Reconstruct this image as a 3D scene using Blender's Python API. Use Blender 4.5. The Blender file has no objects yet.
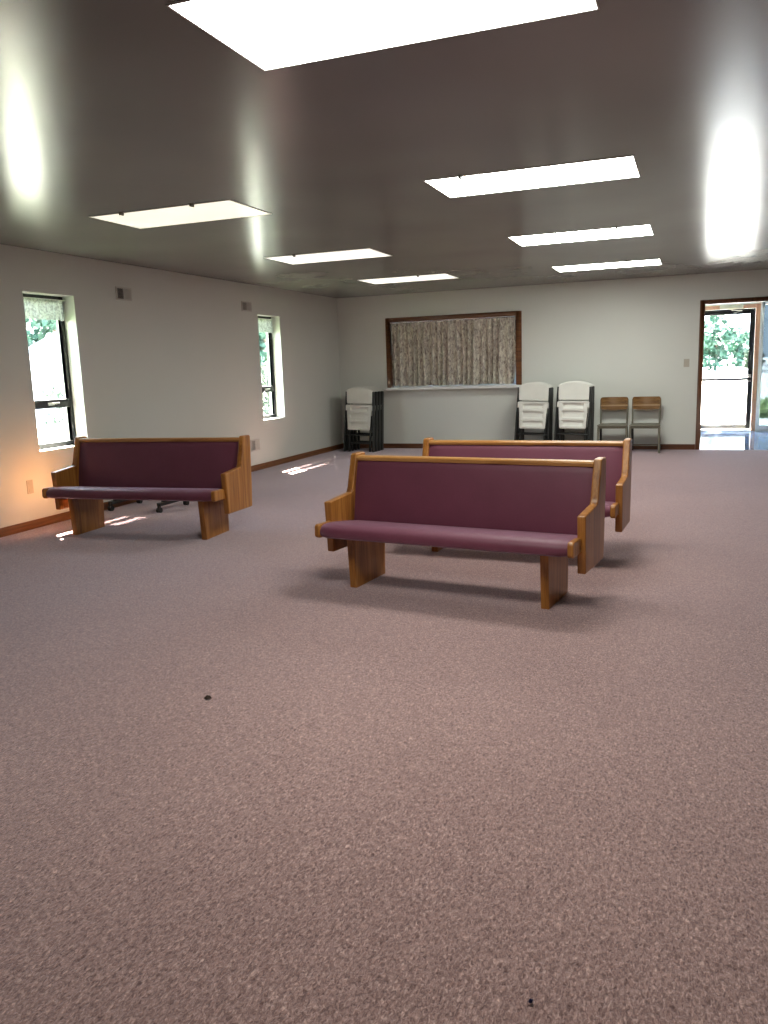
import bpy, bmesh, math, random
from mathutils import Vector, Matrix
random.seed(7)
C = bpy.context.scene.collection
PI = math.pi

# ------------------------------------------------------------------ materials
def nodes(name):
    m = bpy.data.materials.new(name); m.use_nodes = True
    nt = m.node_tree; b = nt.nodes['Principled BSDF']
    return m, nt, b
def N(nt, t, **kw):
    n = nt.nodes.new(t)
    for k, v in kw.items():
        if k in n.inputs: n.inputs[k].default_value = v
        else: setattr(n, k, v)
    return n
def coords(nt, scale=(1, 1, 1), rot=(0, 0, 0), kind='Object'):
    tc = N(nt, 'ShaderNodeTexCoord'); mp = N(nt, 'ShaderNodeMapping')
    mp.inputs['Scale'].default_value = scale; mp.inputs['Rotation'].default_value = rot
    nt.links.new(tc.outputs[kind], mp.inputs['Vector']); return mp.outputs['Vector']
def ramp(nt, fac, stops):
    r = N(nt, 'ShaderNodeValToRGB'); e = r.color_ramp.elements
    while len(e) < len(stops): e.new(0.5)
    for el, (p, c) in zip(e, stops): el.position = p; el.color = (*c, 1)
    nt.links.new(fac, r.inputs['Fac']); return r.outputs['Color']
def bump(nt, b, h, strength, dist):
    bp = N(nt, 'ShaderNodeBump'); bp.inputs['Strength'].default_value = strength; bp.inputs['Distance'].default_value = dist
    nt.links.new(h, bp.inputs['Height']); nt.links.new(bp.outputs['Normal'], b.inputs['Normal'])
def plain(name, col, rough=0.5, spec=0.5, metal=0.0, noise=0.0, nscale=8):
    m, nt, b = nodes(name)
    b.inputs['Roughness'].default_value = rough; b.inputs['Specular IOR Level'].default_value = spec; b.inputs['Metallic'].default_value = metal
    v = coords(nt); n = N(nt, 'ShaderNodeTexNoise', Scale=nscale, Detail=4.0)
    nt.links.new(v, n.inputs['Vector'])
    a = noise if noise else 0.03
    c = ramp(nt, n.outputs['Fac'], [(0.3, tuple(x*(1-a) for x in col)), (0.7, tuple(min(1, x*(1+a)) for x in col))])
    nt.links.new(c, b.inputs['Base Color']); return m
def wood(name, axis, dark, mid, light, rough=0.35, fine=26, spec=0.5):
    m, nt, b = nodes(name)
    s = [fine]*3; s[axis] = 1.4
    n = N(nt, 'ShaderNodeTexNoise', Scale=1.0, Detail=6.0, Roughness=0.6, Distortion=0.6); nt.links.new(coords(nt, tuple(s)), n.inputs['Vector'])
    s2 = [fine*5]*3; s2[axis] = 5
    n2 = N(nt, 'ShaderNodeTexNoise', Scale=1.0, Detail=3.0); nt.links.new(coords(nt, tuple(s2)), n2.inputs['Vector'])
    mx = N(nt, 'ShaderNodeMath', operation='MULTIPLY_ADD'); mx.inputs[1].default_value = 0.35
    nt.links.new(n2.outputs['Fac'], mx.inputs[0]); nt.links.new(n.outputs['Fac'], mx.inputs[2])
    c = ramp(nt, mx.outputs[0], [(0.45, dark), (0.66, mid), (0.86, light)])
    nt.links.new(c, b.inputs['Base Color']); b.inputs['Roughness'].default_value = rough; b.inputs['Specular IOR Level'].default_value = spec
    bump(nt, b, n2.outputs['Fac'], 0.08, 0.002); return m

def carpet_mat():
    m, nt, b = nodes('carpet')
    v = coords(nt)
    vs = coords(nt, (1.0, 0.5, 1.0), (0, 0, 0.30))
    f1 = N(nt, 'ShaderNodeTexNoise', Scale=135.0, Detail=3.0, Roughness=0.8, Distortion=0.9); nt.links.new(vs, f1.inputs['Vector'])
    f2 = N(nt, 'ShaderNodeTexNoise', Scale=34.0, Detail=2.0, Roughness=0.6); nt.links.new(v, f2.inputs['Vector'])
    vo = N(nt, 'ShaderNodeTexVoronoi', Scale=150.0); nt.links.new(vs, vo.inputs['Vector'])
    big = N(nt, 'ShaderNodeTexNoise', Scale=0.9, Detail=3.0); nt.links.new(v, big.inputs['Vector'])
    c1 = ramp(nt, f1.outputs['Fac'], [(0.33, (0.130, 0.064, 0.059)), (0.46, (0.325, 0.200, 0.183)), (0.56, (0.450, 0.292, 0.270)), (0.69, (0.74, 0.535, 0.495))])
    c2 = ramp(nt, vo.outputs['Color'], [(0.0, (0.62, 0.55, 0.53)), (0.5, (1, 1, 1)), (1.0, (1.25, 1.2, 1.15))])
    mu = N(nt, 'ShaderNodeMix', data_type='RGBA', blend_type='MULTIPLY'); mu.inputs['Factor'].default_value = 0.75
    nt.links.new(c1, mu.inputs['A']); nt.links.new(c2, mu.inputs['B'])
    c3 = ramp(nt, big.outputs['Fac'], [(0.3, (0.90, 0.88, 0.88)), (0.7, (1.04, 1.04, 1.04))])
    m2 = N(nt, 'ShaderNodeMix', data_type='RGBA', blend_type='MULTIPLY'); m2.inputs['Factor'].default_value = 1.0
    nt.links.new(mu.outputs['Result'], m2.inputs['A']); nt.links.new(c3, m2.inputs['B'])
    c4 = ramp(nt, f2.outputs['Fac'], [(0.35, (0.9, 0.88, 0.87)), (0.65, (1.06, 1.06, 1.06))])
    m3 = N(nt, 'ShaderNodeMix', data_type='RGBA', blend_type='MULTIPLY'); m3.inputs['Factor'].default_value = 1.0
    nt.links.new(m2.outputs['Result'], m3.inputs['A']); nt.links.new(c4, m3.inputs['B'])
    nt.links.new(m3.outputs['Result'], b.inputs['Base Color'])
    b.inputs['Roughness'].default_value = 0.95; b.inputs['Specular IOR Level'].default_value = 0.12
    b.inputs['Sheen Weight'].default_value = 0.65; b.inputs['Sheen Roughness'].default_value = 0.45
    b.inputs['Sheen Tint'].default_value = (0.84, 0.83, 1.0, 1)
    bump(nt, b, f1.outputs['Fac'], 0.7, 0.006); return m
def ceiling_mat():
    m, nt, b = nodes('ceiling_paint')
    v = coords(nt, (1, 1, 1))
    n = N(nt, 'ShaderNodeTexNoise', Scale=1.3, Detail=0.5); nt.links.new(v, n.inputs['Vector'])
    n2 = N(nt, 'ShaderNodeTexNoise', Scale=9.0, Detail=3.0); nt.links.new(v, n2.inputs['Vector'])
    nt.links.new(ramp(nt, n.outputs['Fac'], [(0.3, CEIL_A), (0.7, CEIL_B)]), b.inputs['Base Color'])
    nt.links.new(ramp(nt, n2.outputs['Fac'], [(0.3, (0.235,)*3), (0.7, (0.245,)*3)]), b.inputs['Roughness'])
    b.inputs['Specular IOR Level'].default_value = 0.26
    return m
def wall_mat(name, col):
    m, nt, b = nodes(name)
    v = coords(nt)
    n = N(nt, 'ShaderNodeTexNoise', Scale=160.0, Detail=3.0); nt.links.new(v, n.inputs['Vector'])
    n2 = N(nt, 'ShaderNodeTexNoise', Scale=1.1, Detail=3.0); nt.links.new(v, n2.inputs['Vector'])
    nt.links.new(ramp(nt, n2.outputs['Fac'], [(0.3, tuple(x*0.97 for x in col)), (0.7, col)]), b.inputs['Base Color'])
    b.inputs['Roughness'].default_value = 0.55; b.inputs['Specular IOR Level'].default_value = 0.3
    bump(nt, b, n.outputs['Fac'], 0.12, 0.002); return m
def fabric_mat():
    m, nt, b = nodes('burgundy_fabric')
    v = coords(nt)
    n = N(nt, 'ShaderNodeTexNoise', Scale=420.0, Detail=2.0); nt.links.new(v, n.inputs['Vector'])
    n2 = N(nt, 'ShaderNodeTexNoise', Scale=5.0, Detail=3.0); nt.links.new(v, n2.inputs['Vector'])
    mx = N(nt, 'ShaderNodeMath', operation='MULTIPLY_ADD'); mx.inputs[1].default_value = 0.4
    nt.links.new(n2.outputs['Fac'], mx.inputs[0]); nt.links.new(n.outputs['Fac'], mx.inputs[2])
    nt.links.new(ramp(nt, mx.outputs[0], [(0.45, (0.115, 0.024, 0.046)), (0.95, (0.180, 0.042, 0.076))]), b.inputs['Base Color'])
    b.inputs['Roughness'].default_value = 0.52; b.inputs['Specular IOR Level'].default_value = 0.45
    b.inputs['Sheen Weight'].default_value = 0.6; b.inputs['Sheen Roughness'].default_value = 0.45; b.inputs['Sheen Tint'].default_value = (0.75, 0.6, 0.8, 1)
    bump(nt, b, n.outputs['Fac'], 0.25, 0.002); return m
def emis(name, col, s, edge=0.0):
    # acrylic troffer lens: fluorescent tubes behind a prismatic sheet
    m, nt, b = nodes(name)
    v = coords(nt)
    n = N(nt, 'ShaderNodeTexNoise', Scale=2.0); nt.links.new(v, n.inputs['Vector'])
    c = ramp(nt, n.outputs['Fac'], [(0.35, tuple(x*(1-edge) for x in col)), (0.65, col)])
    b.inputs['Base Color'].default_value = (0.8, 0.8, 0.8, 1); b.inputs['Roughness'].default_value = 0.3
    nt.links.new(c, b.inputs['Emission Color']); b.inputs['Emission Strength'].default_value = s; return m
def glass_mat(name, tint=(1, 1, 1), gl=0.07, rough=0.02):
    m = bpy.data.materials.new(name); m.use_nodes = True; nt = m.node_tree
    for n in list(nt.nodes): nt.nodes.remove(n)
    o = N(nt, 'ShaderNodeOutputMaterial'); t = N(nt, 'ShaderNodeBsdfTransparent'); g = N(nt, 'ShaderNodeBsdfGlossy')
    t.inputs['Color'].default_value = (*tint, 1); g.inputs['Roughness'].default_value = rough
    x = N(nt, 'ShaderNodeMixShader'); x.inputs['Fac'].default_value = gl
    nt.links.new(t.outputs[0], x.inputs[1]); nt.links.new(g.outputs[0], x.inputs[2]); nt.links.new(x.outputs[0], o.inputs['Surface']); return m
def sheer_mat(name, col, through=0.5, clear=0.12):
    m = bpy.data.materials.new(name); m.use_nodes = True; nt = m.node_tree
    for n in list(nt.nodes): nt.nodes.remove(n)
    o = N(nt, 'ShaderNodeOutputMaterial'); d = N(nt, 'ShaderNodeBsdfDiffuse'); t = N(nt, 'ShaderNodeBsdfTranslucent'); tr = N(nt, 'ShaderNodeBsdfTransparent')
    v = coords(nt, (1, 1, 1)); n = N(nt, 'ShaderNodeTexNoise', Scale=45.0, Detail=3.0); nt.links.new(v, n.inputs['Vector'])
    c = ramp(nt, n.outputs['Fac'], [(0.4, tuple(k*0.6 for k in col)), (0.6, col)])
    nt.links.new(c, d.inputs['Color']); nt.links.new(c, t.inputs['Color'])
    x = N(nt, 'ShaderNodeMixShader'); x.inputs['Fac'].default_value = through
    y = N(nt, 'ShaderNodeMixShader'); y.inputs['Fac'].default_value = clear
    nt.links.new(d.outputs[0], x.inputs[1]); nt.links.new(t.outputs[0], x.inputs[2])
    nt.links.new(x.outputs[0], y.inputs[1]); nt.links.new(tr.outputs[0], y.inputs[2]); nt.links.new(y.outputs[0], o.inputs['Surface']); return m
def curtain_mat():
    m, nt, b = nodes('floral_curtain')
    v = coords(nt, (1.15, 1, 0.55))
    n = N(nt, 'ShaderNodeTexNoise', Scale=22.0, Detail=4.0, Roughness=0.65, Distortion=0.9); nt.links.new(v, n.inputs['Vector'])
    vo = N(nt, 'ShaderNodeTexVoronoi', Scale=20.0); nt.links.new(v, vo.inputs['Vector'])
    c1 = ramp(nt, n.outputs['Fac'], [(0.34, (0.25, 0.205, 0.19)), (0.45, (0.46, 0.42, 0.38)), (0.55, (0.64, 0.60, 0.53)), (0.68, (0.84, 0.81, 0.74))])
    c2 = ramp(nt, vo.outputs['Distance'], [(0.0, (0.72, 0.66, 0.64)), (0.55, (1.05, 1.05, 1.0))])
    mu = N(nt, 'ShaderNodeMix', data_type='RGBA', blend_type='MULTIPLY'); mu.inputs['Factor'].default_value = 0.8
    nt.links.new(c1, mu.inputs['A']); nt.links.new(c2, mu.inputs['B']); nt.links.new(mu.outputs['Result'], b.inputs['Base Color'])
    b.inputs['Roughness'].default_value = 0.9; b.inputs['Specular IOR Level'].default_value = 0.1; return m
def leaf_mat(name, a, c):
    m, nt, b = nodes(name)
    v = coords(nt); n = N(nt, 'ShaderNodeTexNoise', Scale=1.6, Detail=4.0); nt.links.new(v, n.inputs['Vector'])
    nt.links.new(ramp(nt, n.outputs['Fac'], [(0.35, a), (0.65, c)]), b.inputs['Base Color']); b.inputs['Roughness'].default_value = 0.6; return m
def tile_mat():
    m, nt, b = nodes('vestibule_tile')
    v = coords(nt); br = N(nt, 'ShaderNodeTexBrick', Scale=1.0); br.offset = 0.0
    br.inputs['Brick Width'].default_value = 0.305; br.inputs['Row Height'].default_value = 0.305; br.inputs['Mortar Size'].default_value = 0.003
    br.inputs['Color1'].default_value = (0.25, 0.36, 0.62, 1); br.inputs['Color2'].default_value = (0.26, 0.37, 0.63, 1); br.inputs['Mortar'].default_value = (0.2, 0.28, 0.48, 1)
    nt.links.new(v, br.inputs['Vector']); nt.links.new(br.outputs['Color'], b.inputs['Base Color'])
    b.inputs['Roughness'].default_value = 0.07; b.inputs['Specular IOR Level'].default_value = 0.5; return m

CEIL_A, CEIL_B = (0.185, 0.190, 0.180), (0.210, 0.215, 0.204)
M = dict(
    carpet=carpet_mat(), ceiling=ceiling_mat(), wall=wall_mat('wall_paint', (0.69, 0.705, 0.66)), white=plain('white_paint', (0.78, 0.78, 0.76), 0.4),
    oak_z=wood('oak_vertical', 2, (0.17, 0.056, 0.009), (0.33, 0.125, 0.022), (0.46, 0.20, 0.046)),
    oak_x=wood('oak_lengthwise', 0, (0.24, 0.095, 0.022), (0.43, 0.195, 0.055), (0.57, 0.30, 0.10), 0.28),
    trim_x=wood('trim_along_x', 0, (0.055, 0.018, 0.007), (0.105, 0.036, 0.013), (0.17, 0.062, 0.022)),
    trim_y=wood('trim_along_y', 1, (0.12, 0.042, 0.012), (0.20, 0.075, 0.022), (0.28, 0.11, 0.034)),
    trim_z=wood('trim_along_z', 2, (0.055, 0.018, 0.007), (0.105, 0.036, 0.013), (0.17, 0.062, 0.022)),
    pine_x=wood('pine_along_x', 0, (0.36, 0.17, 0.09), (0.48, 0.25, 0.15), (0.6, 0.36, 0.22)),
    pine_z=wood('pine_along_z', 2, (0.36, 0.17, 0.09), (0.48, 0.25, 0.15), (0.6, 0.36, 0.22)),
    ply=wood('chair_plywood', 0, (0.10, 0.045, 0.012), (0.19, 0.092, 0.026), (0.27, 0.14, 0.045)),
    ply_light=wood('worn_plywood', 0, (0.30, 0.18, 0.09), (0.38, 0.24, 0.13), (0.44, 0.30, 0.18)),
    fabric=fabric_mat(), resin=plain('white_resin', (0.69, 0.69, 0.64), 0.45), black=plain('black_metal', (0.016, 0.018, 0.017), 0.4),
    blackp=plain('black_plastic', (0.012, 0.012, 0.013), 0.45), olive=plain('taupe_metal', (0.15, 0.14, 0.105), 0.45),
    bronze=plain('dark_bronze', (0.013, 0.015, 0.015), 0.45, 0.3), chrome=plain('bright_metal', (0.75, 0.75, 0.74), 0.25, 0.5, 0.9),
    grille=plain('grille_grey', (0.58, 0.57, 0.53), 0.5), grille_d=plain('grille_dark', (0.05, 0.05, 0.046), 0.7),
    plate=plain('almond_plastic', (0.46, 0.42, 0.35), 0.45), plate_o=plain('ivory_plastic', (0.50, 0.46, 0.40), 0.45),
    lensA=emis('lens_bright', (0.97, 1.0, 0.92), 15.0), lensB=emis('lens_cream', (1.0, 0.96, 0.77), 0.66, 0.12), lensC=emis('lens_warm', (1.0, 0.96, 0.86), 0.8, 0.06), lensD=emis('lens_soft', (1.0, 0.97, 0.88), 3.5),
    glass=glass_mat('clear_glass'), pale_glass=glass_mat('pale_glass', (0.17, 0.195, 0.215), 0.06, 0.05),
    sheer=sheer_mat('sheer_fabric', (0.50, 0.55, 0.49), 0.20, 0.03), curtain=curtain_mat(), tile=tile_mat(),
    closer=plain('cream_metal', (0.62, 0.60, 0.46), 0.5), debris=plain('dried_leaf', (0.03, 0.013, 0.006), 0.8), ink=plain('blue_plastic', (0.02, 0.02, 0.07), 0.4),
    leafA=leaf_mat('leaf_green', (0.010, 0.042, 0.026), (0.030, 0.095, 0.062)), leafC=leaf_mat('leaf_bright', (0.22, 0.32, 0.10), (0.32, 0.42, 0.20)), leafB=leaf_mat('leaf_light', (0.014, 0.032, 0.016), (0.034, 0.052, 0.032)), bark=plain('bark', (0.12, 0.09, 0.07), 0.9, noise=0.4),
    grass=leaf_mat('grass_green', (0.030, 0.055, 0.018), (0.055, 0.085, 0.032)), ground_pale=plain('overexposed_lawn', (0.50, 0.50, 0.48), 0.9, noise=0.1, nscale=3), siding=plain('white_siding', (0.75, 0.76, 0.76), 0.7), shingle=plain('grey_shingle', (0.16, 0.20, 0.24), 0.9, noise=0.2, nscale=30),
)

# ------------------------------------------------------------------ mesh helpers
class MB:
    def __init__(s): s.v = []; s.f = []; s.sm = []
    def add(s, vs, fs, smooth=False):
        o = len(s.v); s.v += [tuple(v) for v in vs]; s.f += [tuple(i+o for i in f) for f in fs]; s.sm += [smooth]*len(fs); return s
    def box(s, x0, x1, y0, y1, z0, z1):
        v = [(x, y, z) for x in (x0, x1) for y in (y0, y1) for z in (z0, z1)]
        return s.add(v, [(0, 1, 3, 2), (4, 6, 7, 5), (0, 4, 5, 1), (2, 3, 7, 6), (0, 2, 6, 4), (1, 5, 7, 3)])
    def bar(s, p, q, w, h, up=(0, 0, 1)):
        p, q = Vector(p), Vector(q); d = (q-p).normalized(); u = Vector(up)
        if abs(d.dot(u)) > 0.98: u = Vector((0, 1, 0))
        a = d.cross(u).normalized(); b = a.cross(d).normalized()
        vs = [c + a*sx*w/2 + b*sy*h/2 for c in (p, q) for sx, sy in ((-1, -1), (1, -1), (1, 1), (-1, 1))]
        return s.add(vs, [(3, 2, 1, 0), (4, 5, 6, 7), (0, 1, 5, 4), (1, 2, 6, 5), (2, 3, 7, 6), (3, 0, 4, 7)])
    def tube(s, pts, r, n=10, radii=None):
        pts = [Vector(p) for p in pts]; rings = []; prev = None
        for i, p in enumerate(pts):
            d = (pts[min(i+1, len(pts)-1)] - pts[max(i-1, 0)]).normalized()
            u = Vector((0, 0, 1)) if abs(d.z) < 0.9 else Vector((0, 1, 0))
            if prev is not None:
                u = prev
            a = d.cross(u).normalized(); b = a.cross(d).normalized(); prev = b
            rr = radii[i] if radii else r
            rings.append([p + (a*math.cos(2*PI*k/n) + b*math.sin(2*PI*k/n))*rr for k in range(n)])
        vs = [v for R in rings for v in R]; fs = []
        for i in range(len(rings)-1):
            for k in range(n): fs.append((i*n+k, i*n+(k+1) % n, (i+1)*n+(k+1) % n, (i+1)*n+k))
        s.add(vs, fs, True)
        s.add(rings[0], [tuple(range(n))[::-1]]); s.add(rings[-1], [tuple(range(n))]); return s
    def prism(s, prof, a0, a1, axis='x', smooth=False):
        n = len(prof)
        def P(u, w, a): return (a, u, w) if axis == 'x' else ((u, a, w) if axis == 'y' else (u, w, a))
        vs = [P(u, w, a0) for u, w in prof] + [P(u, w, a1) for u, w in prof]
        s.add(vs, [(i, (i+1) % n, n+(i+1) % n, n+i) for i in range(n)], smooth)
        s.add(vs[:n], [tuple(range(n))[::-1]]); s.add(vs[n:], [tuple(range(n))]); return s
    def build(s, name, mat, parent=None, bevel=0, seg=2, subsurf=0):
        me = bpy.data.meshes.new(name); me.from_pydata(s.v, [], s.f); me.update()
        bm = bmesh.new(); bm.from_mesh(me)
        bmesh.ops.remove_doubles(bm, verts=bm.verts, dist=1e-5); bmesh.ops.recalc_face_normals(bm, faces=bm.faces)
        bm.to_mesh(me); bm.free()
        if all(s.sm): me.polygons.foreach_set('use_smooth', [True]*len(me.polygons))
        elif any(s.sm):
            me.polygons.foreach_set('use_smooth', [True]*len(me.polygons)); me.set_sharp_from_angle(angle=math.radians(40))
        o = bpy.data.objects.new(name, me); C.objects.link(o); o.data.materials.append(mat)
        if parent: o.parent = parent
        if bevel:
            b = o.modifiers.new('bevel', 'BEVEL'); b.width = bevel; b.segments = seg; b.limit_method = 'ANGLE'; b.angle_limit = math.radians(35)
            b.harden_normals = False
            me.polygons.foreach_set('use_smooth', [True]*len(me.polygons)); me.set_sharp_from_angle(angle=math.radians(35)) if False else None
            w = o.modifiers.new('wn', 'WEIGHTED_NORMAL'); w.keep_sharp = True
        if subsurf:
            b = o.modifiers.new('sub', 'SUBSURF'); b.levels = b.render_levels = subsurf
        return o
def thing(name, label, cat, loc=(0, 0, 0), rot=(0, 0, 0), group=None):
    o = bpy.data.objects.new(name, None); C.objects.link(o); o.location = loc; o.rotation_euler = rot
    o.empty_display_size = 0.1; o['label'] = label; o['category'] = cat
    if group: o['group'] = group
    return o
def tag(o, label, cat, group=None):
    o['label'] = label; o['category'] = cat
    if group: o['group'] = group
    return o
def struct(o): o['kind'] = 'structure'; return o
def copy_thing(src, loc, rot, label):
    r = src.copy(); C.objects.link(r); r.location = loc; r.rotation_euler = rot; r['label'] = label
    for ch in list(src.children):
        c = ch.copy(); C.objects.link(c); c.parent = r
        for g in list(ch.children):
            d = g.copy(); C.objects.link(d); d.parent = c
    return r
def panel_with_holes(u0, u1, v0, v1, holes, t0, t1, axis):
    """a wall slab between t0 and t1 on `axis` with rectangular openings; only outer skin and reveals"""
    us = sorted({u0, u1, *[h[0] for h in holes], *[h[1] for h in holes]}); vs = sorted({v0, v1, *[h[2] for h in holes], *[h[3] for h in holes]})
    us = [u for u in us if u0 <= u <= u1]; vs = [v for v in vs if v0 <= v <= v1]
    nu, nv = len(us)-1, len(vs)-1
    def solid(i, j):
        if not (0 <= i < nu and 0 <= j < nv): return False
        cu, cv = (us[i]+us[i+1])/2, (vs[j]+vs[j+1])/2
        return not any(h[0] < cu < h[1] and h[2] < cv < h[3] for h in holes)
    P = (lambda u, v, t: (t, u, v)) if axis == 'x' else ((lambda u, v, t: (u, t, v)) if axis == 'y' else (lambda u, v, t: (u, v, t)))
    m = MB()
    for i in range(nu):
        for j in range(nv):
            if not solid(i, j): continue
            a, b, c, d = us[i], us[i+1], vs[j], vs[j+1]
            for t in (t0, t1): m.add([P(a, c, t), P(b, c, t), P(b, d, t), P(a, d, t)], [(0, 1, 2, 3)])
            for (di, dj, e) in ((-1, 0, ((a, c), (a, d))), (1, 0, ((b, c), (b, d))), (0, -1, ((a, c), (b, c))), (0, 1, ((a, d), (b, d)))):
                if not solid(i+di, j+dj):
                    (p, q), (r, s_) = e; m.add([P(p, q, t0), P(r, s_, t0), P(r, s_, t1), P(p, q, t1)], [(0, 1, 2, 3)])
    return m

# ------------------------------------------------------------------ room dimensions (metres)
L, D, H = -5.889, 13.281, 2.622          # left wall, back wall, ceiling
RX, FY = 5.2, -3.0                       # right wall, wall behind the camera
VY = 16.6                                # outer wall of the entrance vestibule
W1 = (6.06, 6.734, 0.72, 2.226); W2 = (10.458, 11.122, 0.70, 2.218)
PT = (-4.93, -2.72, 1.055, 2.175)        # serving opening
DO = (0.10, 1.55, 0.0, 2.19)             # doorway
T = 0.25

struct(MB().box(L, RX, FY, D, -0.06, 0).build('floor', M['carpet']))
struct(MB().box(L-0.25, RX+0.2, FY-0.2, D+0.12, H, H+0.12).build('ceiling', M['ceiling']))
struct(panel_with_holes(FY-0.2, D+0.12, -0.06, H, [W1, W2], L, L-T, 'x').build('wall_left', M['wall']))
struct(panel_with_holes(L, RX, -0.06, H, [PT, (DO[0], DO[1], -0.06, DO[3])], D, D+0.12, 'y').build('wall_back', M['wall']))
struct(MB().box(RX, RX+0.2, FY-0.2, D+0.12, -0.06, H).build('wall_right', M['wall']))
struct(MB().box(L, RX, FY-0.2, FY, -0.06, H).build('wall_front', M['wall']))
struct(MB().box(L, L+0.014, FY, D, 0, 0.084).build('baseboard_left', M['trim_y'], bevel=0.003))
struct(MB().box(L+0.014, 0.045, D-0.014, D, 0, 0.084).build('baseboard_back', M['trim_x'], bevel=0.003))
struct(MB().box(L-1.0, L-T, 2, 15, 2.70, 2.78).build('unseen_eave', M['white']))          # unseen eave added outside the windows, sized to stop sun at upper panes

# ------------------------------------------------------------------ windows
def window(idx, w):
    y0, y1, z0, z1 = w; xo, xi = L-0.182, L-0.142
    root = bpy.data.objects.new('window_%d' % idx, None); C.objects.link(root); root['kind'] = 'structure'; root.location = (L-0.18, (y0+y1)/2, z0)
    def P(mb, n, mat, par=root, **k):
        mb.v = [(x-root.location.x, y-root.location.y, z-root.location.z) for x, y, z in mb.v]; return mb.build(n, mat, par, **k)
    f = MB()
    f.box(xo, xi, y0, y0+0.055, z0, z1).box(xo, xi, y1-0.056, y1, z0, z1).box(xo, xi, y0+.055, y1-.056, z0, z0+0.055).box(xo, xi, y0+.055, y1-.056, z1-0.075, z1)
    P(f, 'window_frame', M['bronze'], bevel=0.003)
    P(MB().box(xo, xi+0.012, y0+0.055, y1-0.056, z0+0.40, z0+0.485), 'meeting_rail', M['bronze'], bevel=0.003)
    P(MB().box(xo+.016, xo+.020, y0+.055, y1-.056, z0+.485, z1-.075).box(xo+.016, xo+.020, y0+.055, y1-.056, z0+.055, z0+.40), 'window_pane', M['glass'])
    yc = (y0+y1)/2 + 0.02
    hb = MB().box(xi+.013, xi+.026, yc-.055, yc+.03, z0+.425, z0+.458); hb.bar((xi+.03, yc-.01, z0+.445), (xi+.035, yc+.085, z0+.447), .012, .018)
    P(hb, 'sash_latch', M['chrome'], bevel=0.003)
    P(MB().box(L-0.142, L+0.006, y0-0.0, y1+0.0, z0-0.004, z0+0.006), 'window_sill', M['white'], bevel=0.002)
window(1, W1); window(2, W2)
def valance(w, label):
    y0, y1, z0, z1 = w; m = MB(); n = 90; rows = 8; x = L-0.105
    zt, zb = z1-0.045, z1-0.24
    for r in range(rows+1):
        k = r/rows
        for i in range(n+1):
            t = i/n; yy = y0+0.015+(y1-y0-0.03)*t
            a = 0.004+0.012*k
            xx = x + a*math.sin(t*62+0.7*math.sin(t*19)) + 0.006*math.sin(t*23)
            e = max(0, (t-0.9)/0.1); xx -= 0.05*e*e
            m.v.append((xx, yy, zt+(zb-zt)*k + 0.004*math.sin(t*40)*k))
    for r in range(rows):
        for i in range(n):
            a = r*(n+1)+i; m.f.append((a, a+1, a+n+2, a+n+1)); m.sm.append(True)
    o = m.build('valance', M['sheer']); tag(o, label, 'curtain')
    MB().tube([(x-.004, y0+.004, zt+.004), (x-.004, y1-.004, zt+.004)], 0.006).build('curtain_rod', M['white'], o)
valance(W1, 'short sheer gathered valance hanging in the nearer left wall window above the left pew')
valance(W2, 'short sheer gathered valance hanging in the farther left wall window near the back corner')

# ------------------------------------------------------------------ vents, outlet, switch
def vent(y0, y1, z0, z1, label):
    t = thing('wall_vent', label, 'vent', (L, (y0+y1)/2, (z0+z1)/2), group='grey air vents on the left wall')
    hy, hz = (y1-y0)/2, (z1-z0)/2
    MB().box(0, .004, -hy+.01, hy-.01, -hz+.01, hz-.01).build('vent_backing', M['grille_d'], t)
    f = MB(); f.box(0, .012, -hy, -hy+.016, -hz, hz).box(0, .012, hy-.016, hy, -hz, hz).box(0, .012, -hy+.016, hy-.016, -hz, -hz+.016).box(0, .012, -hy+.016, hy-.016, hz-.016, hz).box(0, .013, -.006, .006, -hz+.016, hz-.016)
    f.build('vent_frame', M['grille'], t)
    s = MB(); n = 18
    for i in range(n):
        y = -hy+.016+(i+.5)*(2*hy-.032)/n
        tilt = 1 if y > 0 else -1
        s.bar((0.010, y, -hz+.016), (0.010, y, hz-.016), 0.002, 0.013, (1, tilt, 0))
    s.build('vent_louvers', M['grille'], t)
vent(7.387, 7.645, 2.23, 2.372, 'grey louvered wall vent high up between the two windows, nearer one')
vent(10.02, 10.285, 2.243, 2.38, 'grey louvered wall vent high up just left of the farther window')
vent(10.035, 10.28, 0.287, 0.452, 'grey louvered wall vent low down, just right of the left pew')
t = thing('wall_outlet', 'ivory electrical outlet low on the left wall beside the left pew', 'outlet', (L, 5.885, 0.405))
MB().box(0, .006, -.038, .038, -.065, .065).build('cover_plate', M['plate_o'], t, bevel=.002)
for dz in (-.03, .03):
    s = MB().box(.006, .0085, -.018, .018, dz-.017, dz+.017).build('socket', M['plate_o'], t, bevel=.002)
t = thing('light_switch', 'beige light switch on the back wall left of the doorway', 'switch', (-0.117, D, 1.322))
MB().box(-.04, .04, -.006, 0, -.06, .06).build('cover_plate', M['plate'], t, bevel=.002)
MB().box(-.006, .006, -.016, -.006, -.012, .012).build('toggle', M['plate'], t, bevel=.002)

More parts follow.
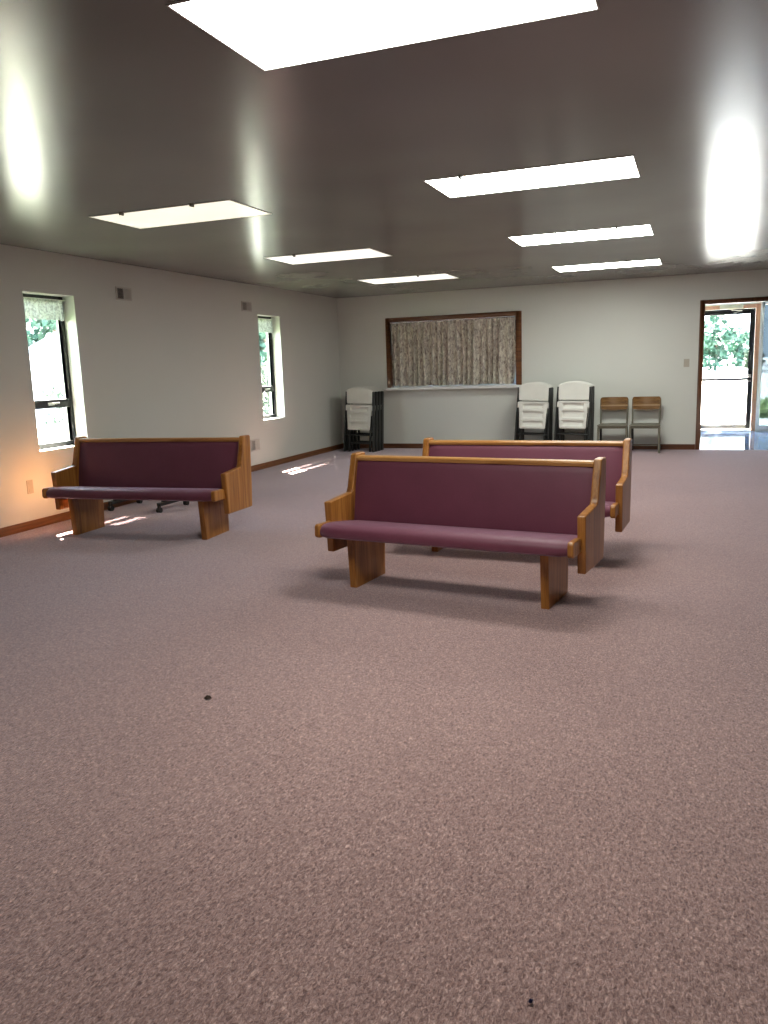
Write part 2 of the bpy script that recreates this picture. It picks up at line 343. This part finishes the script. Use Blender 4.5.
# ------------------------------------------------------------------ serving opening with curtain
tr = MB(); a, b, c, d = PT[0]-.062, PT[1]+.082, PT[2], PT[3]+.058
tr.box(a, PT[0], D-.018, D, c, d).box(PT[1], b, D-.018, D, c, d).box(PT[0], PT[1], D-.018, D, PT[3], d)
tr.box(PT[0], PT[0]+.014, D-.012, D+.12, c, PT[3]).box(PT[1]-.014, PT[1], D-.012, D+.12, c, PT[3]).box(PT[0]+.014, PT[1]-.014, D-.012, D+.12, PT[3]-.014, PT[3])
TZ = wood('opening_trim', 0, (0.075, 0.026, 0.009), (0.14, 0.05, 0.016), (0.20, 0.078, 0.026))
struct(tr.build('trim_2', TZ, bevel=.003))
o = struct(MB().box(PT[0], PT[1], D-.012, D+.12, 1.02, PT[2]+.003).build('trim_7', M['white']))
o = MB().box(-4.965, -2.62, D-.16, D-.019, 1.010, 1.052).build('serving_counter', M['white'], bevel=.008)
tag(o, 'narrow white serving counter ledge below the curtained opening', 'counter')
m = MB(); n = 340; rows = 16; x0, x1 = PT[0]+.016, PT[1]-.018; zt, zb = PT[3]-.035, PT[2]+.022
for r in range(rows+1):
    k = r/rows
    for i in range(n+1):
        t_ = i/n; a = 0.010+0.012*k
        yy = D+.055 + 2.6*a*math.sin(t_*126+1.5*math.sin(t_*31)) + 0.007*math.sin(t_*61+k)
        xx = x0+(x1-x0)*t_ + (0.004*math.sin(k*5+t_*30))
        if t_ > .985: xx -= 0.035*max(0, k-.6)/.4*((t_-.985)/.015)
        m.v.append((xx, yy, zt+(zb-zt)*k + .006*math.sin(t_*26)*k))
for r in range(rows):
    for i in range(n):
        a = r*(n+1)+i; m.f.append((a, a+1, a+n+2, a+n+1)); m.sm.append(True)
cur = m.build('floral_curtain', M['curtain']); tag(cur, 'gathered beige and brown floral curtain filling the wood framed serving opening', 'curtain')
MB().tube([(PT[0]+.014, D+.055, zt+.006), (PT[1]-.014, D+.055, zt+.006)], .008).build('curtain_rod', M['chrome'], cur)

# kitchen behind the curtain (plain shell; window opening added to brighten the curtain gap)
struct(panel_with_holes(L, -0.35, -0.06, H, [(-3.2, -2.0, 1.0, 2.1)], 16.4, 16.5, 'y').build('wall_kitchen', M['wall']))
struct(MB().box(-0.47, -0.35, D+.12, VY+.12, -0.06, H).build('wall_partition', M['wall']))
struct(MB().box(L-T, -0.35, D+.12, 16.5, H, H+.1).build('ceiling_kitchen', M['wall']))
struct(MB().box(L-T, -0.47, D+.12, 16.5, -.06, 0).build('floor_kitchen', M['tile']))
struct(MB().box(L-T, L, D+.12, 16.5, -.06, H).build('wall_kitchen_side', M['wall']))

# ------------------------------------------------------------------ doorway and vestibule
cs = MB(); w = .053
cs.box(DO[0]-w, DO[0], D-.02, D, 0, DO[3]+.047).box(DO[1], DO[1]+w, D-.02, D, 0, DO[3]+.047).box(DO[0], DO[1], D-.02, D, DO[3], DO[3]+.047)
cs.box(DO[0], DO[0]+.016, D-.014, D+.13, 0, DO[3]).box(DO[1]-.016, DO[1], D-.014, D+.13, 0, DO[3]).box(DO[0]+.016, DO[1]-.016, D-.014, D+.13, DO[3]-.016, DO[3])
struct(cs.build('trim_3', M['trim_z'], bevel=.003))
struct(MB().box(-0.35, 2.6, D, VY+.12, -.07, -.004).build('floor_vestibule', M['tile']))
struct(MB().box(-0.35, 2.6, D+.12, VY+.12, 2.5, 2.6).build('ceiling_vestibule', M['wall']))
struct(MB().box(2.6, 2.72, D+.12, VY+.12, -.06, 2.6).build('wall_vestibule_right', M['wall']))
struct(MB().box(-1.2, 3.4, VY+.12, VY+1.35, 2.62, 2.72).build('unseen_canopy', M['white']))      # unseen canopy slab added to keep sun off the vestibule floor
DX0, DX1, DZ = -0.02, 1.02, 2.255
struct(panel_with_holes(-0.35, 2.6, -.06, 2.5, [(DX0, DX1, -.06, DZ), (1.14, 2.3, .10, 2.3)], VY, VY+.12, 'y').build('wall_vestibule', M['wall']))
fr = MB(); fr.box(DX0-.06, DX0, VY-.02, VY, 0, DZ+.07).box(DX1, DX1+.075, VY-.02, VY, 0, DZ+.07).build('trim_4', M['pine_z'], bevel=.003)['kind'] = 'structure'
MB().box(DX0, DX1, VY-.02, VY, DZ, DZ+.07).build('trim_5', M['pine_x'], bevel=.003)['kind'] = 'structure'
struct(MB().box(1.098, 1.155, VY-.022, VY-.002, .03, 2.42).box(1.155, 2.3, VY-.022, VY-.002, .03, .10).box(1.155, 2.3, VY-.022, VY-.002, 2.3, 2.42).build('trim_6', M['white'], bevel=.003))
struct(MB().box(1.14, 2.3, VY+.05, VY+.056, .10, 2.3).build('window_3', M['pale_glass']))
struct(MB().box(DX0, DX1, VY-.05, VY+.30, -.02, .03).build('threshold', M['white'], bevel=.004))
root = bpy.data.objects.new('door_1', None); C.objects.link(root); root['kind'] = 'structure'; root.location = (DX0+.004, VY+.06, .035)
dw, dh = DX1-DX0-.008, DZ-.039
df = MB(); df.box(0, .09, -.022, .022, 0, dh).box(dw-.085, dw, -.022, .022, 0, dh).box(.09, dw-.085, -.022, .022, dh-.095, dh)
df.build('door_frame', M['bronze'], root, bevel=.003)
MB().box(.09, dw-.085, -.022, .022, 0, .085).build('kick_rail', plain('brushed_rail', (0.10, 0.095, 0.09), .5), root, bevel=.003)
MB().box(.09, dw-.085, -.003, .003, .085, dh-.095).build('door_pane', M['glass'], root)
MB().box(.02, dw-.03, -.085, -.055, .91, .96).build('push_bar', M['grille_d'], root, bevel=.006)
hb = MB(); hb.box(dw-.075, dw-.03, -.04, -.022, .88, 1.02); hb.tube([(dw-.05, -.03, .93), (dw-.05, -.07, .93)], .012); hb.tube([(.06, -.02, .93), (.06, -.07, .93)], .012)
hb.build('door_handle', M['chrome'], root)
ca = MB(); ca.bar((.62, -.045, dh-.02), (.80, -.05, dh-.035), .03, .02); ca.bar((.80, -.05, dh-.035), (.66, -.10, dh-.075), .022, .014); ca.bar((.58, -.05, dh-.0), (.84, -.05, dh-.0), .03, .018)
ca.build('closer_arm', M['chrome'], root)
t = tag(MB().box(.40, .80, VY-.075, VY-.021, DZ+.0, DZ+.068).build('door_closer', M['closer'], bevel=.006), 'cream coloured door closer box on the header above the glass entrance door', 'door closer')

# ------------------------------------------------------------------ ceiling lights
def troffer(x0, x1, y0, y1, lens, label, clips):
    t = thing('ceiling_light', label, 'ceiling light', ((x0+x1)/2, (y0+y1)/2, H), group='fluorescent ceiling lights')
    hx, hy = (x1-x0)/2, (y1-y0)/2; w = .007
    f = MB(); f.box(-hx, -hx+w, -hy, hy, -.005, 0).box(hx-w, hx, -hy, hy, -.005, 0).box(-hx+w, hx-w, -hy, -hy+w, -.005, 0).box(-hx+w, hx-w, hy-w, hy, -.005, 0)
    f.build('light_frame', M['white'], t)
    n = 12; g = MB()
    for i in range(n+1):
        for j in range(7):
            u, v = -1+2*i/n, -1+2*j/6
            g.v.append((u*(hx-w), v*(hy-w), -.003-.004*(1-u*u)*(1-v*v)))
    for i in range(n):
        for j in range(6):
            a = i*7+j; g.f.append((a, a+1, a+8, a+7)); g.sm.append(True)
    o = g.build('light_lens', lens, t)
    for k in clips:
        MB().box(k*hx-.008, k*hx+.008, -hy-.03, -hy+.012, -.022, 0).build('lens_clip', M['olive'], t)
troffer(-1.672, -.35, 2.48, 3.145, M['lensA'], 'largest bright fluorescent panel nearest the camera, cut off by the top edge', ())
troffer(-1.712, -.382, 5.357, 5.972, M['lensA'], 'bright white fluorescent panel second along the right hand row of ceiling lights', (-.62,))
troffer(-1.741, -.422, 8.088, 8.773, M['lensA'], 'third fluorescent panel along the right hand row, between two others', (.55,))
troffer(-1.776, -.445, 10.92, 11.567, M['lensA'], 'smallest looking fluorescent panel at the back end of the right hand row', (.4,))
troffer(-4.357, -3.115, 5.232, 5.852, M['lensB'], 'dim cream fluorescent panel nearest in the left hand row, near the first window', (-.5, .5))
troffer(-4.386, -3.156, 8.0, 8.678, M['lensC'], 'middle cream fluorescent panel of the left hand row of ceiling lights', (-.4,))
troffer(-4.434, -3.158, 10.737, 11.414, M['lensC'], 'farthest fluorescent panel of the left hand row, near the curtained opening', (.4,))

# ------------------------------------------------------------------ pews
def pew(loc, rz, W, LH, label):
    t = thing('church_pew', label, 'pew', (*loc, 0), (0, 0, rz), 'oak pews with burgundy upholstery')
    wi = W-.05
    prof = [(.045, .215), (.027, .555), (.315, .578), (.335, .61), (.398, .822), (.412, .836), (.515, .836), (.526, .822), (.518, .62), (.506, .40), (.487, .208)]
    for s in (-1, 1):
        MB().prism(prof, s*wi, s*W).build('end_panel', M['oak_z'], t, bevel=.009, seg=3)
        MB().prism([(-.006, 0), (-.03, .352), (.41, .315), (.395, 0)], s*(LH-.05), s*LH).build('leg', M['oak_z'], t, bevel=.003)
        MB().prism([(-.142, .360), (-.140, .424), (-.125, .436), (.02, .432), (.04, .42), (.04, .345), (-.125, .345)], s*(wi-.010), s*(wi+.026)).build('seat_end_cap', M['oak_z'], t, bevel=.008)
    # seat cushion: rounded front roll, slightly crowned, ends pulled in
    pr = [(.37, .305), (.372, .36), (.365, .375), (.28, .392), (.16, .412), (.04, .430), (-.05, .438), (-.10, .436), (-.130, .424), (-.148, .404), (-.151, .382), (-.143, .360), (-.12, .347), (-.07, .343), (.1, .335)]
    n = 28; m = MB(); k = len(pr)
    for i in range(n+1):
        u = -1+2*i/n; e = max(0, (abs(u)-.90)/.10); sh = e**3
        for (y, z) in pr:
            cy_, cz_ = .10, .375
            f = 1-.10*sh
            m.v.append((u*wi, cy_+(y-cy_)*f, cz_+(z-cz_)*(1-.16*sh)))
    for i in range(n):
        for j in range(k): m.f.append((i*k+j, i*k+(j+1) % k, (i+1)*k+(j+1) % k, (i+1)*k+j)); m.sm.append(True)
    m.f.append(tuple(range(k))[::-1]); m.sm.append(False); m.f.append(tuple(n*k+j for j in range(k))); m.sm.append(False)
    m.build('seat_cushion', M['fabric'], t)
    # upholstered back with a soft roll under the rail
    pb = [(.322, .33), (.318, .38), (.330, .47), (.350, .58), (.372, .68), (.388, .745), (.396, .772), (.408, .788), (.425, .79), (.425, .70), (.40, .56), (.372, .33)]
    m = MB(); k = len(pb)
    for i in range(n+1):
        u = -1+2*i/n; e = max(0, (abs(u)-.95)/.05)
        for q, (y, z) in enumerate(pb): m.v.append((u*wi, y+(.014*e*e if q < 9 else 0), z))
    for i in range(n):
        for j in range(k): m.f.append((i*k+j, i*k+(j+1) % k, (i+1)*k+(j+1) % k, (i+1)*k+j)); m.sm.append(True)
    m.f.append(tuple(range(k))[::-1]); m.sm.append(False); m.f.append(tuple(n*k+j for j in range(k))); m.sm.append(False)
    m.build('backrest', M['fabric'], t)
    MB().prism([(.374, .33), (.402, .56), (.427, .70), (.427, .79), (.47, .79), (.455, .56), (.43, .33)], -wi, wi).build('back_board', M['oak_x'], t)
    MB().prism([(.398, .787), (.395, .808), (.405, .820), (.47, .820), (.478, .81), (.476, .787)], -wi, wi).build('top_rail', M['oak_x'], t, bevel=.004)
    return t
pew((-1.405, 4.613), math.radians(-7.05), .865, .668, 'burgundy upholstered oak pew standing in front, the largest and nearest of three')
pew((-1.25, 5.765), math.radians(-2.8), .81, .605, 'burgundy oak pew partly hidden behind the nearest pew')
lp = pew((-4.573, 5.75), math.radians(3.4), .893, .69, 'burgundy oak pew standing alone by the left wall window')

lp.scale = (1, 1, 1.028)

# ------------------------------------------------------------------ rolling table behind the left pew
t = thing('rolling_table', 'black rolling table on castors, its feet showing beneath the left pew', 'table', (-5.47, 7.10, 0))
for s in (-1, 1):
    f = MB().bar((s*.31, -.25, .085), (s*.31, .25, .085), .045, .035).build('foot_bar', M['blackp'], t, bevel=.004)
    for q in (-.24, .24):
        c = MB(); c.tube([(s*.31-.022, q, .028), (s*.31-.006, q, .028)], .028, 14); c.tube([(s*.31+.006, q, .028), (s*.31+.022, q, .028)], .028, 14); c.box(s*.31-.012, s*.31+.012, q-.014, q+.014, .03, .07)
        c.build('castor', M['blackp'], f)
    MB().box(s*.31-.022, s*.31+.022, -.17, -.12, .1, .68).build('leg', M['blackp'], t, bevel=.004)
MB().box(-.29, .29, -.155, -.135, .45, .52).build('cross_beam', M['blackp'], t)
MB().box(-.38, .38, -.28, .28, .68, .705).build('tabletop', M['blackp'], t, bevel=.006)

# ------------------------------------------------------------------ folding chairs
def seat_shape(w0, w1, z0, z1, d0, recess, curve=0.0, arc=0.0, nu=28, nv=44, th=.022):
    """moulded resin panel: grid front with recesses, closed back; w0 width at bottom, w1 at top"""
    m = MB()
    def rows(sign):
        base = len(m.v)
        for j in range(nv+1):
            v = j/nv
            for i in range(nu+1):
                u = -1+2*i/nu
                wv = w0+(w1-w0)*v
                # rounded corners
                c = 1.0
                if v > .9: c = 1-.10*((v-.9)/.1)**3
                if v < .06: c = min(c, 1-.05*((.06-v)/.06)**2)
                z = z0+(z1-z0)*v + (arc*(1-u*u) if v > .5 else 0)*((v-.5)*2 if v > .5 else 0)
                y = d0 + curve*(u*u)
                edge = min(1-abs(u), v*1.0, (1-v)*1.0)
                if sign > 0:
                    y -= recess(u, v)
                    if edge < .03: y += .006
                else: y += th
                m.v.append((u*wv/2*c, y, z))
        return base
    a = rows(1); b = rows(-1); r = nu+1
    for j in range(nv):
        for i in range(nu):
            k = j*r+i
            m.f.append((a+k, a+k+1, a+k+r+1, a+k+r)); m.sm.append(True)
            m.f.append((b+k, b+k+r, b+k+r+1, b+k+1)); m.sm.append(True)
    for i in range(nu):
        m.f.append((a+i, b+i, b+i+1, a+i+1)); m.sm.append(False)
        k = nv*r+i; m.f.append((a+k, a+k+1, b+k+1, b+k)); m.sm.append(False)
    for j in range(nv):
        k = j*r; m.f.append((a+k, a+k+r, b+k+r, b+k)); m.sm.append(False)
        k = j*r+nu; m.f.append((a+k, b+k, b+k+r, a+k+r)); m.sm.append(False)
    return m
def ribs(u, v):
    d = 0.0
    # three moulded pockets across the underside of the seat
    for (va, vb, ua, bow) in ((.08, .30, .80, 0), (.37, .655, .78, .05), (.73, .92, .72, .04)):
        vt = vb + bow*(1-u*u) - bow
        if abs(u) < ua and va < v < vt:
            e = min((ua-abs(u))/.07, (v-va)/.05, (vt-v)/.012, 1.0); d = min(d, -.034*max(0, e)*(0.25+0.75*((v-va)/(vt-va))))
    return d
def folding_chair(loc, rot, label):
    t = thing('folding_chair', label, 'folding chair', loc, rot, 'stacked white folding chairs')
    # local: front faces -y, feet at z=0
    seat_shape(.455, .485, .815, 1.055, -.012, lambda u, v: .004*(1-u*u), curve=-.018, arc=.05, nv=20).build('backrest', M['resin'], t)
    seat_shape(.405, .455, .375, .80, -.040, ribs, nv=90, nu=44).build('seat', M['resin'], t)
    MB().prism([(-.245, .70), (-.245, .785), (-.22, .80), (.22, .80), (.245, .785), (.245, .70), (.225, .70), (.218, .775), (-.218, .775), (-.225, .70)], -.046, -.022, 'y').build('seat_lip', M['resin'], t, bevel=.004)
    for s in (-1, 1):
        MB().bar((s*.268, .012, .0), (s*.243, .012, 1.02), .026, .082, (0, 1, 0)).build('front_leg', M['black'], t, bevel=.006)
        MB().bar((s*.190, .040, .0), (s*.200, .030, .62), .030, .050, (0, 1, 0)).build('rear_leg', M['black'], t, bevel=.005)
    MB().tube([(-.25, 0, .285), (.25, 0, .285)], .011).build('stretcher', M['black'], t)
    MB().tube([(-.185, .025, .145), (.185, .025, .145)], .011).build('stretcher', M['black'], t)
    return t
lean = math.radians(-3.2)
base = None
def stack(x, y, n, step, roll, labels, dx=.0):
    global base
    for i in range(n):
        loc = (x+dx*i, y+step*i, 0.0); rot = (lean, roll, math.radians(-1.0))
        if base is None: base = folding_chair(loc, rot, labels[i])
        else: copy_thing(base, loc, rot, labels[i])
stack(-5.312, 12.64, 4, .115, math.radians(2.2), [
    'white folding chair with black legs, front of the stack in the left back corner',
    'folded white chair second from the front in the corner stack, black leg edge showing',
    'folded white chair third from the front in the corner stack, nearly hidden',
    'rearmost folded white chair of the corner stack, against the back wall'], .008)
stack(-2.385, 12.74, 3, .115, math.radians(2.2), [
    'white folding chair at the front of the stack just right of the curtained opening',
    'middle folded chair of the stack just right of the curtained opening',
    'rearmost folded chair of the stack just right of the curtained opening'])
stack(-1.755, 12.74, 3, .115, math.radians(1.5), [
    'white folding chair at the front of the stack beside the brown wooden chairs',
    'folded chair second from the front in the stack beside the brown wooden chairs',
    'rearmost folded chair in the stack beside the brown wooden chairs'], .010)

# ------------------------------------------------------------------ two school chairs
def school_chair(loc, rz, label):
    t = thing('school_chair', label, 'chair', (*loc, 0), (0, 0, rz), 'old school chairs by the back wall')
    t.scale = (1.06, 1, 1)
    # local: centre of seat at origin, front at -y
    m = MB(); n = 16
    for z, dy in ((.645, 0), (.655, 0), (.70, .004), (.76, .010), (.80, .014), (.822, .016), (.832, .017)):
        for i in range(n+1):
            u = -1+2*i/n; c = 1.0
            if z > .81: c = .97 if z < .83 else .90
            if z < .65: c = .93
            zz = z + (.0 if z < .7 else .0) - (.012*(u*u*-1+1) if z < .66 else 0)
            m.v.append((u*.195*c, .175+dy+.035*(1-u*u), zz))
    r = n+1; nf = len(m.v)
    m.v += [(x, y+.012, z) for x, y, z in m.v]
    for j in range(6):
        for i in range(n):
            k = j*r+i; m.f.append((k, k+1, k+r+1, k+r)); m.sm.append(True); k += nf; m.f.append((k, k+r, k+r+1, k+1)); m.sm.append(True)
    for i in range(n):
        m.f.append((i, i+nf, i+1+nf, i+1)); m.sm.append(False); k = 6*r+i; m.f.append((k, k+1, k+1+nf, k+nf)); m.sm.append(False)
    for j in range(6):
        k = j*r; m.f.append((k, k+r, k+r+nf, k+nf)); m.sm.append(False); k += n; m.f.append((k, k+nf, k+r+nf, k+r)); m.sm.append(False)
    bk = m.build('backrest', M['ply'], t)
    m = MB(); pts = []
    for i in range(n+1):
        u = -1+2*i/n; m.v += [(u*.192, .170+.035*(1-u*u), .692), (u*.192, .172+.035*(1-u*u), .712)]
    for i in range(n): m.f.append((2*i, 2*i+2, 2*i+3, 2*i+1)); m.sm.append(True)
    m.build('wear_band', M['ply_light'], bk)
    MB().prism([(-.205, -.20), (.205, -.20), (.215, -.185), (.19, .17), (.17, .185), (-.17, .185), (-.19, .17), (-.215, -.185)], .402, .428, 'z').build('seat', M['olive'], t, bevel=.006)
    ap = MB(); ap.box(-.20, .20, -.185, -.165, .372, .405).box(-.20, -.182, -.165, .16, .38, .405).box(.182, .20, -.165, .16, .38, .405); ap.build('seat_apron', M['olive'], t, bevel=.003)
    for s in (-1, 1):
        MB().tube([(s*.205, -.185, 0), (s*.20, -.178, .20), (s*.195, -.17, .395)], .017).build('front_leg', M['olive'], t)
        MB().tube([(s*.185, .215, 0), (s*.185, .165, .37)], .017).build('rear_leg', M['black'], t)
        MB().tube([(s*.187, .165, .37), (s*.187, .165, .42), (s*.19, .185, .62), (s*.188, .205, .80)], .013).build('rear_post', M['olive'], t)
    MB().tube([(-.19, -.0, .10), (.19, -.0, .10)], .008).build('stretcher', M['olive'], t)
    sr = MB()
    for s in (-1, 1): MB().tube([(s*.203, -.178, .10), (s*.187, .19, .10)], .008).build('side_rail', M['olive'], t)
    return t
school_chair((-1.150, 12.93), math.radians(1.5), 'brown plywood school chair by the back wall, next to the folding chair stack')
school_chair((-.675, 12.92), math.radians(0), 'brown plywood school chair by the back wall, nearer the doorway')

# ------------------------------------------------------------------ crumbs on the carpet
m = MB(); m.add([(-.018, -.010, .004), (-.006, .012, .010), (.010, .004, .016), (.022, -.002, .006), (.004, -.014, .005), (-.004, 0, .018)], [(0, 4, 5), (4, 3, 2, 5), (2, 1, 5), (1, 0, 5), (0, 1, 2, 3, 4)])
o = m.build('dried_leaf', M['debris']); o.location = (-1.963, 2.841, 0); tag(o, 'small dark crumb of dried leaf lying on the carpet left of centre', 'debris')
m = MB(); m.tube([(-.004, -.004, .006), (0, 0, .009), (.003, .006, .006)], .0, 8, [.002, .005, .002]); o = m.build('plastic_bit', M['ink']); o.location = (-.297, 1.579, 0)
tag(o, 'tiny dark blue bit on the carpet near the bottom edge', 'debris')

# ------------------------------------------------------------------ outdoors
m = MB(); xs = [-90, -30, -12, 0, 12, 30, 90]; ys = [-40, 0, 18, 30, 40, 55, 80]
for yv in ys:
    for xv in xs: m.v.append((xv, yv, -.12+max(0, min(yv, 60)-20)*.03*max(0, min(1, (xv+30)/18))))
for j in range(6):
    for i in range(6): k = j*7+i; m.f.append((k, k+1, k+8, k+7)); m.sm.append(True)
struct(m.build('ground', M['ground_pale']))  # pale grey put into the colour to stand in for an overexposed lawn
struct(MB().box(-11.5, L-T-.02, -2, 18, -.12, -.06).build('lawn', M['grass']))
def tree(x, y, h, r, mat, label, cat='tree', trunk=True, n=1300, seed=1, zc=.62, leaf=.16, z=-.12):
    rnd = random.Random(seed)
    t = thing('leafy_tree' if cat == 'tree' else 'leafy_shrub', label, cat, (x, y, z), group='greenery outside')
    if trunk:
        MB().tube([(0, 0, 0), (.05*r, 0, h*.3), (-.04*r, .05, h*.6), (.05, 0, h*.85)], 0, 8, [.055*h/2, .045*h/2, .03*h/2, .01*h/2]).build('trunk', M['bark'], t)
    m = MB(); blobs = []
    for k in range(14):
        a = rnd.uniform(0, 2*PI); q = rnd.uniform(.1, .75)*r; blobs.append((q*math.cos(a), q*math.sin(a), h*(zc+rnd.uniform(-.38, .30) if trunk else rnd.uniform(.15, .8)), rnd.uniform(.28, .5)*r))
    for k in range(n):
        bx, by, bz, br = rnd.choice(blobs)
        d = Vector((rnd.gauss(0, 1), rnd.gauss(0, 1), rnd.gauss(0, 1))).normalized()*br*rnd.uniform(.6, 1.05)
        c = Vector((bx, by, bz))+Vector((d.x, d.y, d.z*.8))
        if c.z < .05: c.z = .05+rnd.random()*.2
        u = Vector((rnd.gauss(0, 1), rnd.gauss(0, 1), rnd.gauss(0, 1))).normalized(); w_ = u.orthogonal().normalized(); s = leaf*rnd.uniform(.6, 1.3)
        m.add([c-u*s, c+w_*s*.55, c+u*s, c-w_*s*.55], [(0, 1, 2, 3)])
    m.build('foliage', mat, t)
# seen through the entrance door
tree(1.0, 46, 3.0, 1.45, M['leafA'], 'green tree outside, left of centre in the entrance door glass', seed=3, n=1500, leaf=.17, zc=.55, z=.66)
tree(2.25, 50, 2.5, .95, M['leafA'], 'green tree outside, right of centre in the entrance door glass', seed=5, n=1300, leaf=.15, zc=.5, z=.6)
tree(2.62, 43, 1.0, .5, M['leafB'], 'low green shrub outside at the right edge of the entrance door glass', 'shrub', False, seed=8, n=900, leaf=.14, z=.72)
tree(1.62, 21, .55, .35, M['leafC'], 'light green shrub outside seen through the pale side glass', 'shrub', False, seed=18, n=500, leaf=.06, z=-.12)
# seen through the left windows
tree(-27.5, 30.0, 6.5, 2.8, M['leafA'], 'tall green tree outside the nearer left window, behind the shed', seed=11, n=2200, leaf=.22, zc=.66)
tree(-15.6, 16.9, 2.1, .7, M['leafB'], 'pale green shrub outside the nearer left window', 'shrub', False, seed=12, n=260, leaf=.07)
tree(-16, 29.0, 5.5, 2.2, M['leafA'], 'tall green tree outside the farther left window', seed=13, n=2200, leaf=.2, zc=.66)
tree(-12.5, 22.2, 1.9, .9, M['leafB'], 'pale green shrub outside the farther left window', 'shrub', False, seed=14, n=600, leaf=.10)
t = thing('white_shed', 'white shed with a sloping grey roof outside the nearer left window', 'shed', (-22.3, 26.3, -.55), (0, 0, math.radians(135)))
MB().prism([(-2.3, 0), (-2.3, 2.8), (0, 4.05), (2.3, 2.8), (2.3, 0)], -3, 3).build('shed_wall', M['siding'], t)
MB().prism([(-2.6, 2.65), (0, 4.08), (2.6, 2.65), (2.6, 2.93), (0, 4.36), (-2.6, 2.93)], -3.3, 3.3).build('shed_roof', M['shingle'], t)

# ------------------------------------------------------------------ light and camera
w = bpy.data.worlds.new('World'); bpy.context.scene.world = w; w.use_nodes = True
nt = w.node_tree; bg = nt.nodes['Background']
tc = N(nt, 'ShaderNodeTexCoord'); sx = N(nt, 'ShaderNodeSeparateXYZ'); nt.links.new(tc.outputs['Generated'], sx.inputs[0])
nt.links.new(ramp(nt, sx.outputs['Z'], [(0.0, (0.86, 0.96, 1.0)), (0.5, (0.62, 0.80, 1.0))]), bg.inputs['Color']); bg.inputs['Strength'].default_value = 8
sd = bpy.data.lights.new('sun', 'SUN'); sd.energy = 170; sd.angle = math.radians(.6); sd.color = (1, .93, .80)
so = bpy.data.objects.new('sun', sd); C.objects.link(so)
so.rotation_euler = Vector((.6, -.5, -.93)).to_track_quat('-Z', 'Y').to_euler()

sd2 = bpy.data.lights.new('added_sun', 'SUN'); sd2.energy = 14; sd2.angle = math.radians(.8); sd2.color = (1, .96, .92)  # added second sun, stands in for the weaker floor patches by the windows
so2 = bpy.data.objects.new('added_sun', sd2); C.objects.link(so2)
so2.rotation_euler = Vector((.6, -.05, -.93)).to_track_quat('-Z', 'Y').to_euler()

f, pitch, yaw, roll = 804.0747886, 0.178726228, 0.36911532, -0.03383
cam = bpy.data.cameras.new('camera'); co = bpy.data.objects.new('camera', cam); C.objects.link(co)
cam.sensor_fit = 'VERTICAL'; cam.sensor_height = 24; cam.lens = f*24/1024; cam.clip_start = .05; cam.clip_end = 400
cy, sy = math.cos(yaw), math.sin(yaw)
fw = Vector((-sy*math.cos(pitch), cy*math.cos(pitch), -math.sin(pitch))); r0 = Vector((cy, sy, 0)); u0 = r0.cross(fw)
r = math.cos(roll)*r0+math.sin(roll)*u0; u = -math.sin(roll)*r0+math.cos(roll)*u0
mt = Matrix((r, u, -fw)).transposed().to_4x4(); mt.translation = (0, 0, 1.42); co.matrix_world = mt
sc = bpy.context.scene; sc.camera = co
sc.view_settings.view_transform = 'Standard'; sc.view_settings.look = 'None'; sc.view_settings.exposure = 0.6
sc.cycles.max_bounces = 10; sc.cycles.diffuse_bounces = 6; sc.cycles.transparent_max_bounces = 12
